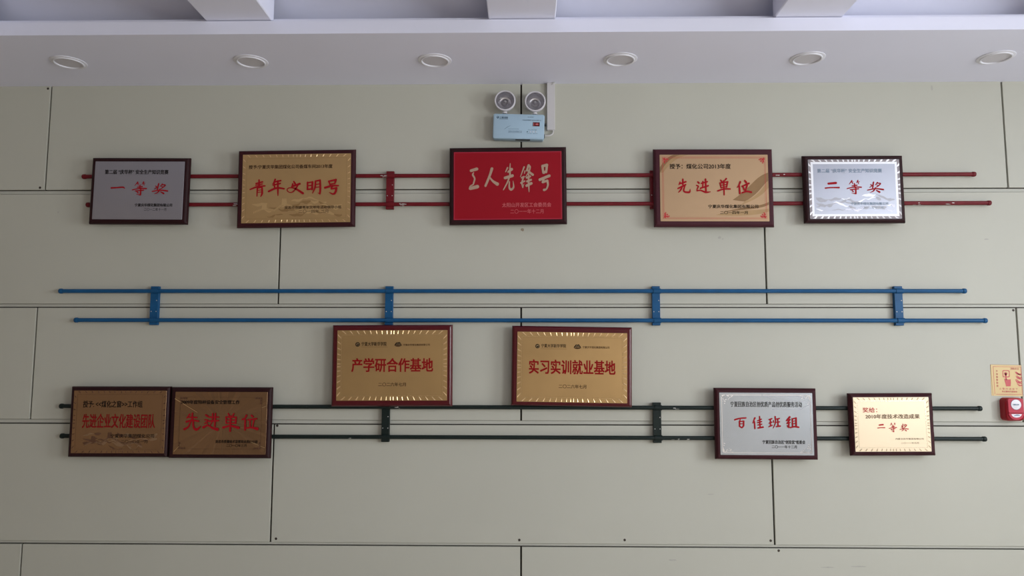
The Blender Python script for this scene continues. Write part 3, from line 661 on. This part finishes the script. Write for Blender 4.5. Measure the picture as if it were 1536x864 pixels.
# F, G -- the two cherry red ones in the middle
def training(key, label, title, gm):
    t, pl, d = plaque(key, label, M['wood_red'], gm, 'gold plaques in cherry red boards')
    rays(pl, d, M['gold_line'], .0165, .0025, 18, 12, .0070, .0016)
    bead_frame(pl, d, M['gold_line'], .0225)
    line_frame(pl, d, M['gold_deep'], .0200, .0009); line_frame(pl, d, M['gold_deep'], .0250, .0008)
    T = d['text']
    write(pl, d, dict(school=('宁夏大学新华学院', M['ink_black'], dict(bold=.012)), company=('宁夏庆华煤化集团有限公司', M['ink_brown'], dict(bold=.008)),
                      title=(title, M['ink_deep'], dict(bold=.026)), date=('二〇二六年七月', M['ink_brown'], BK)))
    x0, x1, z0, z1 = T['rule']; bm = bmesh.new(); flat(bm, [(x0, z0), (x1, z0), (x1, z1), (x0, z1)], Y2); obj('rule_line', bm, M['gold_deep'], pl)
    x0, x1, z0, z1 = T['emblem']; cx, cz, r = (x0+x1)/2, (z0+z1)/2, (x1-x0)/2; bm = bmesh.new()
    flat(bm, [(cx+r*math.cos(2*PI*k/28), cz+r*math.sin(2*PI*k/28)) for k in range(28)], Y2, 0)
    flat(bm, [(cx+r*.66*math.cos(2*PI*k/28), cz+r*.66*math.sin(2*PI*k/28)) for k in range(28)], Y2-.0001, 1)
    flat(bm, [(cx+r*.58*math.cos(2*PI*k/28), cz+r*.58*math.sin(2*PI*k/28)) for k in range(28)], Y2-.0002, 0)
    stroke(bm, [(cx-r*.45, cz+r*.05), (cx-r*.1, cz+r*.12), (cx+r*.45, cz+r*.40)], [r*.14, r*.24, r*.10], lambda p: p, Y2-.0003)
    for f in bm.faces:
        if abs(f.verts[0].co.y-(Y2-.0003)) < 1e-6: f.material_index = 1
    obj('round_emblem', bm, [M['ink_black'], M['gold_line']], pl)
    x0, x1, z0, z1 = T['mountain']; Wd, Hd = x1-x0, z1-z0; bm = bmesh.new()
    P = lambda u, v: (x0+Wd*u, z0+Hd*v)
    flat(bm, [P(0,.22), P(.10,.50), P(.22,.78), P(.36,.96), P(.47,.84), P(.52,.90), P(.64,1.), P(.78,.86), P(.90,.52), P(1,.22), P(.75,.30), P(.5,.34), P(.25,.30)], Y2, 0)
    flat(bm, [P(.02,.16), P(.25,.24), P(.5,.28), P(.75,.24), P(.98,.16), P(.75,.02), P(.5,-.02), P(.25,.02)], Y2, 1)
    for u, v, uu, vv in ((.26,.40,.40,.80), (.46,.40,.50,.76), (.60,.40,.68,.84), (.74,.40,.80,.68)):
        stroke(bm, [P(u, v), P(uu, vv)], [Wd*.035, Wd*.02], lambda p: p, Y2-.0002)
    for f in bm.faces:
        if abs(f.verts[0].co.y-(Y2-.0002)) < 1e-6: f.material_index = 2
    obj('mountain_emblem', bm, [M['ink_black'], M['ink_brown'], M['gold_line']], pl)
training('F', 'gold plaque in a cherry red board with seven bold characters, left middle one', '产学研合作基地', M['gold'])
training('G', 'slightly tilted gold plaque in cherry red board, eight bold characters, right middle one', '实习实训就业基地', M['gold'])
# H -- dark bronze with wall relief
t, pl, d = plaque('H', 'dull bronze plaque with ten narrow red characters, leftmost in the bottom row', M['wood_dark'], M['bronze'], 'bronze plaques')
rays(pl, d, M['bronze_deep'], .010, .003, 16, 10, .006, .0008)
line_frame(pl, d, M['bronze_deep'], .0185, .0010)
landscape(pl, (-.175, .195, -.135, -.045), [M['bronze_deep'], M['bronze_soft'], M['bronze']], 23)
write(pl, d, dict(heading=('授予: <<煤化之窗>>工作组', M['ink_black'], dict(bold=.014)), title=('先进企业文化建设团队', M['ink_dark_red'], dict(bold=.020)), issuer=('宁夏庆华集团煤化公司', M['ink_black'], dict(bold=.012)), date=('二〇一〇年一月', M['ink_black'], {})))
# I -- bronze with star rays
t, pl, d = plaque('I', 'dark bronze plaque with star rays and four red characters, second in bottom row', M['wood_dark'], M['bronze'], 'bronze plaques')
bm = bmesh.new(); W, H = d['plate'][0]/2-.001, d['plate'][1]/2-.001
rn = random.Random(4); N = 40; per = []
for k in range(N):
    a = 2*PI*(k+rn.uniform(-.25, .25))/N; c, s = math.cos(a), math.sin(a); q = min(W/abs(c) if abs(c) > 1e-6 else 9, H/abs(s) if abs(s) > 1e-6 else 9); per.append((q*c, q*s))
for k in range(N):
    a, b = per[k], per[(k+1) % N]; mid = ((a[0]+b[0])/2, (a[1]+b[1])/2); hgt = PLATE-rn.uniform(.0006, .0022)
    o = bm.verts.new((.012+a[0]*.02, PLATE-.0001, .004)); va = bm.verts.new((a[0], PLATE-.0001, a[1])); vb = bm.verts.new((b[0], PLATE-.0001, b[1])); vm = bm.verts.new((mid[0], hgt, mid[1]))
    if k % 2 == 0: bm.faces.new((o, va, vm)); bm.faces.new((o, vm, vb))
    else: bm.faces.new((o, va, vb))
for f in bm.faces: f.normal_update()
obj('star_ray_engraving', bm, M['bronze'], pl)
Y1b = PLATE-.0024
for a, b, wd in (((-.228, .118), (-.115, .052), .0042), ((.158, -.092), (.226, -.119), .0050), ((.205, .075), (.227, .085), .003), ((-.222, -.138), (-.19, -.105), .003)):
    bm = bmesh.new(); stroke(bm, [a, b], [wd, wd*.5], lambda p: p, Y1b); obj('reflection_streak', bm, M['bronze_glint'], pl)  # reflections in the bronze, drawn as bright strokes
line_frame(pl, d, M['bronze_deep'], .026, .0010, y=Y1b)
for sx, sz in ((-1, -1), (1, 1), (1, -1), (-1, 1)):
    bm = bmesh.new()
    for k in range(3):
        x, z = sx*(W-.030-.012*k), sz*(H-.030); flat(bm, [(x-.004, z-.004), (x+.004, z-.004), (x+.004, z+.003), (x-.004, z+.003)], Y1b-.0001)
        x, z = sx*(W-.030), sz*(H-.030-.012*k); flat(bm, [(x-.003, z-.004), (x+.003, z-.004), (x+.003, z+.004), (x-.003, z+.004)], Y1b-.00015)
    obj('corner_ornament', bm, M['bronze_deep'], pl)
Ys = Y2; Y2 = PLATE-.0027
write(pl, d, dict(heading=('2009年度特种设备安全管理工作', M['ink_black'], dict(bold=.012)), issuer=('吴忠市质量技术监督局太阳山分局', M['ink_black'], BK), date=('二〇一〇年三月', M['ink_black'], {})))
brush_title(['clerical'], d['text']['title'], M['ink_red'], pl, Y2, 1.15)
Y2 = Ys
# J -- silver with line frame
t, pl, d = plaque('J', 'silver plaque with four red brush characters, in the bottom row at right', M['wood'], M['silver_cool'], 'silver plaques')
line_frame(pl, d, M['silver_line'], .010, .0022, cut=.010); line_frame(pl, d, M['silver_deep'], .0128, .0006, cut=.010)
W, H = d['plate'][0]/2, d['plate'][1]/2
for sx, sz in ((-1, -1), (1, 1), (1, -1), (-1, 1)):
    rn = random.Random(sx*3+sz); bm = bmesh.new()
    for k in range(46):
        u, v = rn.random()**1.4*.055, rn.random()**1.4*.048
        if u/.055+v/.048 > 1.1: continue
        x, z, r = sx*(W-.012-u), sz*(H-.012-v), rn.uniform(.0010, .0026); flat(bm, [(x+r*math.cos(2*PI*q/6), z+r*math.sin(2*PI*q/6)) for q in range(6)], Y1-.00002*(k % 5))
    obj('corner_ornament', bm, M['silver_line'], pl)
for pts, wd in (([(-.02, .140), (.03, .121), (.085, .113), (.16, .112), (.205, .103)], .0022), ([(.03, .072), (.10, .069), (.165, .073), (.18, .080)], .0022), ([(.165, .128), (.20, .120), (.215, .10), (.18, .078)], .0016), ([(-.21, .12), (-.195, .14)], .002), ([(.0, .135), (.10, .131), (.19, .136)], .0016)):
    bm = bmesh.new(); stroke(bm, pts, wd, lambda p: p, Y1-.0002); obj('film_reflection', bm, M['silver_deep'], pl)  # reflections on the crumpled film, drawn as grey strokes
write(pl, d, dict(heading=('宁夏回族自治区创优质产品创优质服务活动', M['ink_black'], BK), issuer=('宁夏回族自治区“创双优”组委会', M['ink_black'], dict(bold=.02)), date=('二〇一一年十二月', M['ink_black'], BK)))
brush_title(['team'], d['text']['title'], M['ink_red'], pl, Y2)
# K -- small pale gold with a wavy moulding
t, pl, d = plaque('K', 'smallest plaque, pale gold with a scalloped dark board, last in the bottom row', M['wood'], M['pale'], None, wavy=True)
rays(pl, d, M['pale_deep'], .0105, .003, 15, 12, .0060, .0010)
line_frame(pl, d, M['pale_line'], .0175, .0012); line_frame(pl, d, M['pale_deep'], .0200, .0005)
write(pl, d, dict(given=('奖给：', M['ink_coral'], dict(bold=.012)), heading=('2010年度技术改造成果', M['ink_glare'], dict(bold=.018)), issuer=('内蒙古庆华集团有限公司', M['ink_glare'], {}), date=('二〇一一年元月', M['ink_glare'], {})))  # lettering colours here include the washed-out look of glare
brush_title(['second', 'prize'], d['text']['title'], M['ink_coral'], pl, Y2)

# ------------------------------------------------------------------ emergency twin spot, trunking and cable
em = thing('emergency_light', 'pale blue emergency light with two round white lamps under the soffit', 'emergency light', (-.0305, 0, 2.7400), None, math.radians(1.6))
bw, bh = .262, .131
bm = bmesh.new(); slab(bm, [(rrect(bw-.006, bh-.006, .008, 4), 0), (rrect(bw-.006, bh-.006, .008, 4), -.030)]); obj('case_back', bm, M['grey_box'], em, smooth=True)
bm = bmesh.new(); slab(bm, [(rrect(bw, bh, .010, 5), -.030), (rrect(bw, bh, .010, 5), -.054), (rrect(bw-.003, bh-.003, .009, 5), -.058), (rrect(bw-.010, bh-.010, .007, 5), -.060)])
cs = obj('case_front', bm, M['blue_box'], em, smooth=True)
EY = -.0603
def em_box(px0, px1, py0, py1):      # positions read in the 1536 x 730 close-up of the case front
    f = lambda p: (-.131+.262*(p[0]-20)/1460, .0655-.131*(p[1]-28)/690)
    a, b = f((px0, py1)), f((px1, py0)); return a[0], b[0], a[1], b[1]
text('maker_text', '三雄消防', em_box(198, 442, 112, 165), M['ink_blue'], em, EY, bold=.02)
x0, x1, z0, z1 = em_box(198, 440, 174, 186); obj('maker_rule', B(x0, x1, EY, EY+.0004, z0, z1), M['ink_slate'], em)
x0, x1, z0, z1 = em_box(115, 180, 98, 172); bm = bmesh.new(); cx, cz, r = (x0+x1)/2, (z0+z1)/2, (x1-x0)/2
flat(bm, [(cx+r*math.cos(2*PI*k/20), cz+r*.1+r*(1.0 if math.sin(2*PI*k/20) > 0 else 1.2)*math.sin(2*PI*k/20)) for k in range(20)], EY, 0)
flat(bm, [(cx-r*.1+r*.45*math.cos(2*PI*k/16), cz+r*.25+r*.35*math.sin(2*PI*k/16)) for k in range(16)], EY-.0001, 1); obj('maker_mark', bm, [M['ink_blue'], M['blue_box']], em)
text('model_text', '消防应急照明灯具', em_box(455, 845, 490, 560), M['ink_slate'], em, EY)
x0, x1, z0, z1 = em_box(455, 760, 445, 452); obj('model_rule', B(x0, x1, EY, EY+.0004, z0, z1), M['ink_slate'], em)
bm = bmesh.new(); f = lambda p: (-.131+.262*(p[0]-20)/1460, .0655-.131*(p[1]-28)/690)
stroke(bm, [(345, 460), (430, 400), (520, 355)], [6, 12, 4], f, EY); obj('swoosh_mark', bm, M['ink_slate'], em)
text('standard_text', '执行标准', em_box(1000, 1160, 92, 130), M['ink_slate'], em, EY)
text('standard_text', '中国国家强制性产品认证 消防产品', em_box(850, 1380, 180, 212), M['ink_slate'], em, EY, bold=.01)
text('indicator_text', '主电 充电 故障', em_box(1010, 1270, 445, 478), M['ink_slate'], em, EY)
text('indicator_text', '试验 指示', em_box(985, 1300, 548, 575), M['ink_slate'], em, EY)
x0, x1, z0, z1 = em_box(1155, 1345, 252, 362); obj('display_window', B(x0, x1, EY-.0015, EY+.0005, z0, z1, bev=.0006), M['display'], em)
x0, x1, z0, z1 = em_box(1225, 1310, 285, 330); obj('display_digit', B(x0, x1, EY-.0021, EY-.0015, z0, z1), M['display_red'], em)
x0, x1, z0, z1 = em_box(1170, 1188, 265, 350); obj('display_digit', B(x0, x1, EY-.0021, EY-.0015, z0, z1), M['display_red'], em)
for k in range(4):
    px = 1000+80*k if k else 1000; x0, x1, z0, z1 = em_box(px-16, px+16, 500, 535); bm = bmesh.new()
    lathe(bm, [((x1-x0)/2, EY+.0005), ((x1-x0)/2, EY-.0012), ((x1-x0)/3, EY-.002)], 14, centre=((x0+x1)/2, 0, (z0+z1)/2)); obj('indicator_lamp', bm, M['ink_blue'] if k == 0 else M['lamp_case'], em, smooth=True)
obj('test_button', B(.1300, .1345, -.040, -.022, -.048, -.032, bev=.001), M['black'], em)
obj('plug', B(.1290, .1420, -.030, -.012, .018, .028, bev=.002), M['black'], em)
obj('case_slot', B(-.015, .06, -.0545, -.036, -.0668, -.0650), M['black'], em)
def lamp(x, z):
    bm = bmesh.new()
    lathe(bm, [(.018, .052), (.034, .044), (.0475, .026), (.0515, .010), (.0535, .004), (.0540, -.004), (.0520, -.0085), (.0475, -.0090), (.0462, -.0060), (.0455, .002)], 44, cap=(True, False))
    L = obj('lamp_head', bm, M['lamp_case'], em, (x, -.062, z), smooth=True)
    bm = bmesh.new(); n = 22; pr = [(.0458, -.003), (.0430, .010), (.0375, .020), (.0290, .028), (.0190, .0315)]
    lathe(bm, pr, n, cap=(False, True)); obj('reflector', bm, M['reflector'], L)
    bm = bmesh.new(); lathe(bm, [(.0185, .030), (.0175, .019), (.0150, .017), (.0145, .024)], 28, cap=(False, True)); obj('bulb_holder', bm, M['bulb'], L, smooth=True)
    bm = bmesh.new(); lathe(bm, [(.0055, .024), (.0060, .012), (.0042, .005), (.0015, .003)], 18); obj('bulb', bm, M['lamp_case'], L, smooth=True)
    bm = bmesh.new(); lathe(bm, [(.0464, -.0052), (.0464, -.0062), (.030, -.0078), (.012, -.0086)], 44); obj('lens', bm, M['glass'], L, smooth=True)
    bm = bmesh.new(); lathe(bm, [(.0125, -.0605), (.0125, -.0560), (.0100, -.0540), (.0100, -.0470)], 20, 'z', (0, .018, 0)); obj('swivel_neck', bm, M['lamp_case'], L, smooth=True)
    bm = bmesh.new(); box(bm, -.008, .008, .008, .030, -.062, -.050, bev=.002); obj('swivel_foot', bm, M['trunk'], L)
    return L
lamp(-.0735, .1315); lamp(.0805, .1310)

tr = thing('cable_trunking', 'white plastic cable trunking running down from soffit beside the emergency light', 'trunking', (.1358, 0, 2.7325))
obj('channel', B(-.0185, .0185, -.016, 0, 0, .2535, bev=.001, seg=1), M['trunk'], tr)
obj('cover', B(-.0202, .0202, -.0215, -.0160, .002, .2535, bev=.0015), M['trunk'], tr)
bm = bmesh.new(); tube(bm, [(.006, -.0215, .2400), (.010, -.026, .2480), (.017, -.026, .2510), (.021, -.0235, .2512)], .0022); obj('wire_end', bm, M['bare'], tr, smooth=True)
cb = bmesh.new(); tube(cb, [(.1475, -.010, 2.7330), (.1470, -.011, 2.7240), (.1420, -.013, 2.7130), (.1320, -.015, 2.7060), (.1180, -.017, 2.7030), (.1030, -.018, 2.7030)], .0042)
props(obj('power_cable', cb, M['cable'], smooth=True), label='short white cable curving from trunking foot into the pale blue case', category='cable')

# ------------------------------------------------------------------ call point sign and call point
sg = thing('warning_sign', 'yellow square sticker sign with a red pressing hand, above red call point', 'sign', (2.3850, 0, 1.4580), None, math.radians(1.2))
bm = bmesh.new(); slab(bm, [(rrect(.152, .154, .002, 2), 0), (rrect(.152, .154, .002, 2), -.0012)]); st = obj('sticker', bm, M['sticker'], sg)
SY = -.0016
def sgp(x, y): return (-.076+.152*(x-50)/395, .077-.154*(y-62)/402)    # read in the 484 x 864 close-up
def sg_lines(pts, wd, name, m, y=SY):
    bm = bmesh.new()
    for P in pts: stroke(bm, P, wd, lambda p: sgp(*p), y)
    return obj(name, bm, m, sg)
sg_lines([[(52, 64), (444, 64)], [(52, 64), (68, 462)], [(440, 66), (452, 462)]], 4, 'outer_line', M['sticker_brown'])
sg_lines([[(84, 88), (436, 88)], [(84, 88), (92, 444)], [(436, 88), (440, 440)], [(110, 443), (430, 440)]], 5, 'inner_line', M['sticker_red'])
bm = bmesh.new()
R = [(205+22*0, 0)]
o = [(sgp(245+46*cx, 178+46*cz)) for cx, cz in rrect(2, 2, .4, 5)]; i = [(sgp(245+36*cx, 178+36*cz)) for cx, cz in rrect(2, 2, .4, 5)]
for k in range(len(o)):
    j = (k+1) % len(o); flat(bm, [o[k], o[j], i[j], i[k]], SY)
obj('button_frame_mark', bm, M['sticker_red'], sg)
bm = bmesh.new()
flat(bm, [sgp(241+20*math.cos(2*PI*k/24), 178+20*math.sin(2*PI*k/24)) for k in range(24)], SY-.0001)
stroke(bm, [(241, 178), (243, 250)], [18, 20], lambda p: sgp(*p), SY-.0001)
flat(bm, [sgp(*p) for p in ((217, 238), (232, 250), (236, 262), (240, 248), (256, 250), (276, 252), (300, 248), (302, 290), (296, 338), (240, 340), (228, 290))], SY-.0001)
obj('pressing_hand_mark', bm, M['sticker_red'], sg)
sg_lines([[(362, 150), (385, 175), (430, 190)], [(372, 148), (410, 180), (438, 176)], [(368, 205), (395, 232), (438, 246)], [(380, 198), (415, 226), (440, 222)], [(362, 248), (385, 285), (438, 300)], [(372, 245), (410, 280), (440, 276)], [(380, 300), (410, 325), (442, 322)]], [5, 20, 9], 'flame_mark', M['sticker_red'])
def sg_text(name, body, x0, x1, y0, y1, m, **k):
    a, b = sgp(x0, y1), sgp(x1, y0); text(name, body, (a[0], b[0], a[1], b[1]), m, sg, SY, **k)
for k, ch in enumerate('手动报警按钮'): sg_text('side_text', ch, 116, 140, 134+38*k, 158+38*k, M['sticker_red'], bold=.01)
sg_text('corner_text', '消防安全', 303, 412, 98, 124, M['sticker_red'], bold=.01)
sg_text('caption_text', '火 警 时 请 按 下', 150, 385, 358, 386, M['sticker_red'])
sg_text('notice_text', '非火警时严禁使用', 182, 374, 396, 416, M['sticker_red'], bold=.02)

cp = thing('fire_call_point', 'red fire alarm call point with white disc, below the yellow sign', 'fire alarm button', (2.3905, 0, 1.3180))
bm = bmesh.new(); slab(bm, [(rrect(.092, .112, .020, 7), 0), (rrect(.092, .112, .020, 7), -.034), (rrect(.086, .106, .019, 7), -.042), (rrect(.078, .100, .018, 7), -.045)]); obj('case', bm, M['alarm'], cp, smooth=True)
bm = bmesh.new(); slab(bm, [(rrect(.0745, .070, .007, 5, 0, .0185), -.044), (rrect(.0745, .070, .007, 5, 0, .0185), -.050), (rrect(.0725, .068, .007, 5, 0, .0185), -.052)]); obj('front_plate', bm, M['alarm_face'], cp, smooth=True)
bm = bmesh.new(); lathe(bm, [(.0262, -.0515), (.0262, -.0528), (.0246, -.0530)], 40, centre=(0, 0, .0240)); obj('disc_ring', bm, M['alarm_ring'], cp, smooth=True)  # violet ring around the white disc
bm = bmesh.new(); lathe(bm, [(.0240, -.0525), (.0240, -.0534), (.0225, -.0537)], 40, centre=(0, 0, .0240)); obj('white_disc', bm, M['alarm_white'], cp, smooth=True)
text('disc_text', '按下报警', (-.017, .014, .0200, .0275), M['ink_slate'], cp, -.0540, bold=.01)
bm = bmesh.new(); lathe(bm, [(.0040, -.0538), (.0040, -.0543), (.003, -.0544)], 16, centre=(-.0060, 0, .0240)); obj('disc_mark', bm, M['ink_slate'], cp)
def half(w, h, cx, cz, n=18): return [(cx+w/2*math.cos(PI+PI*k/n), cz+h*math.sin(PI+PI*k/n)) for k in range(n+1)]
bm = bmesh.new(); slab(bm, [(half(.0745, .033, 0, -.0180), -.044), (half(.0745, .033, 0, -.0180), -.050), (half(.0705, .031, 0, -.0185), -.052)]); obj('lower_flap', bm, M['alarm_face'], cp, smooth=True)
bm = bmesh.new(); slab(bm, [(half(.050, .017, 0, -.0215), -.0515), (half(.049, .0165, 0, -.0215), -.0528)]); obj('key_recess', bm, M['alarm_white'], cp, smooth=True)
bm = bmesh.new(); stroke(bm, [(-.012, -.0300), (.002, -.0265), (.014, -.0285)], [.003, .006, .003], lambda p: p, -.0532); obj('key_mark', bm, M['ink_slate'], cp)
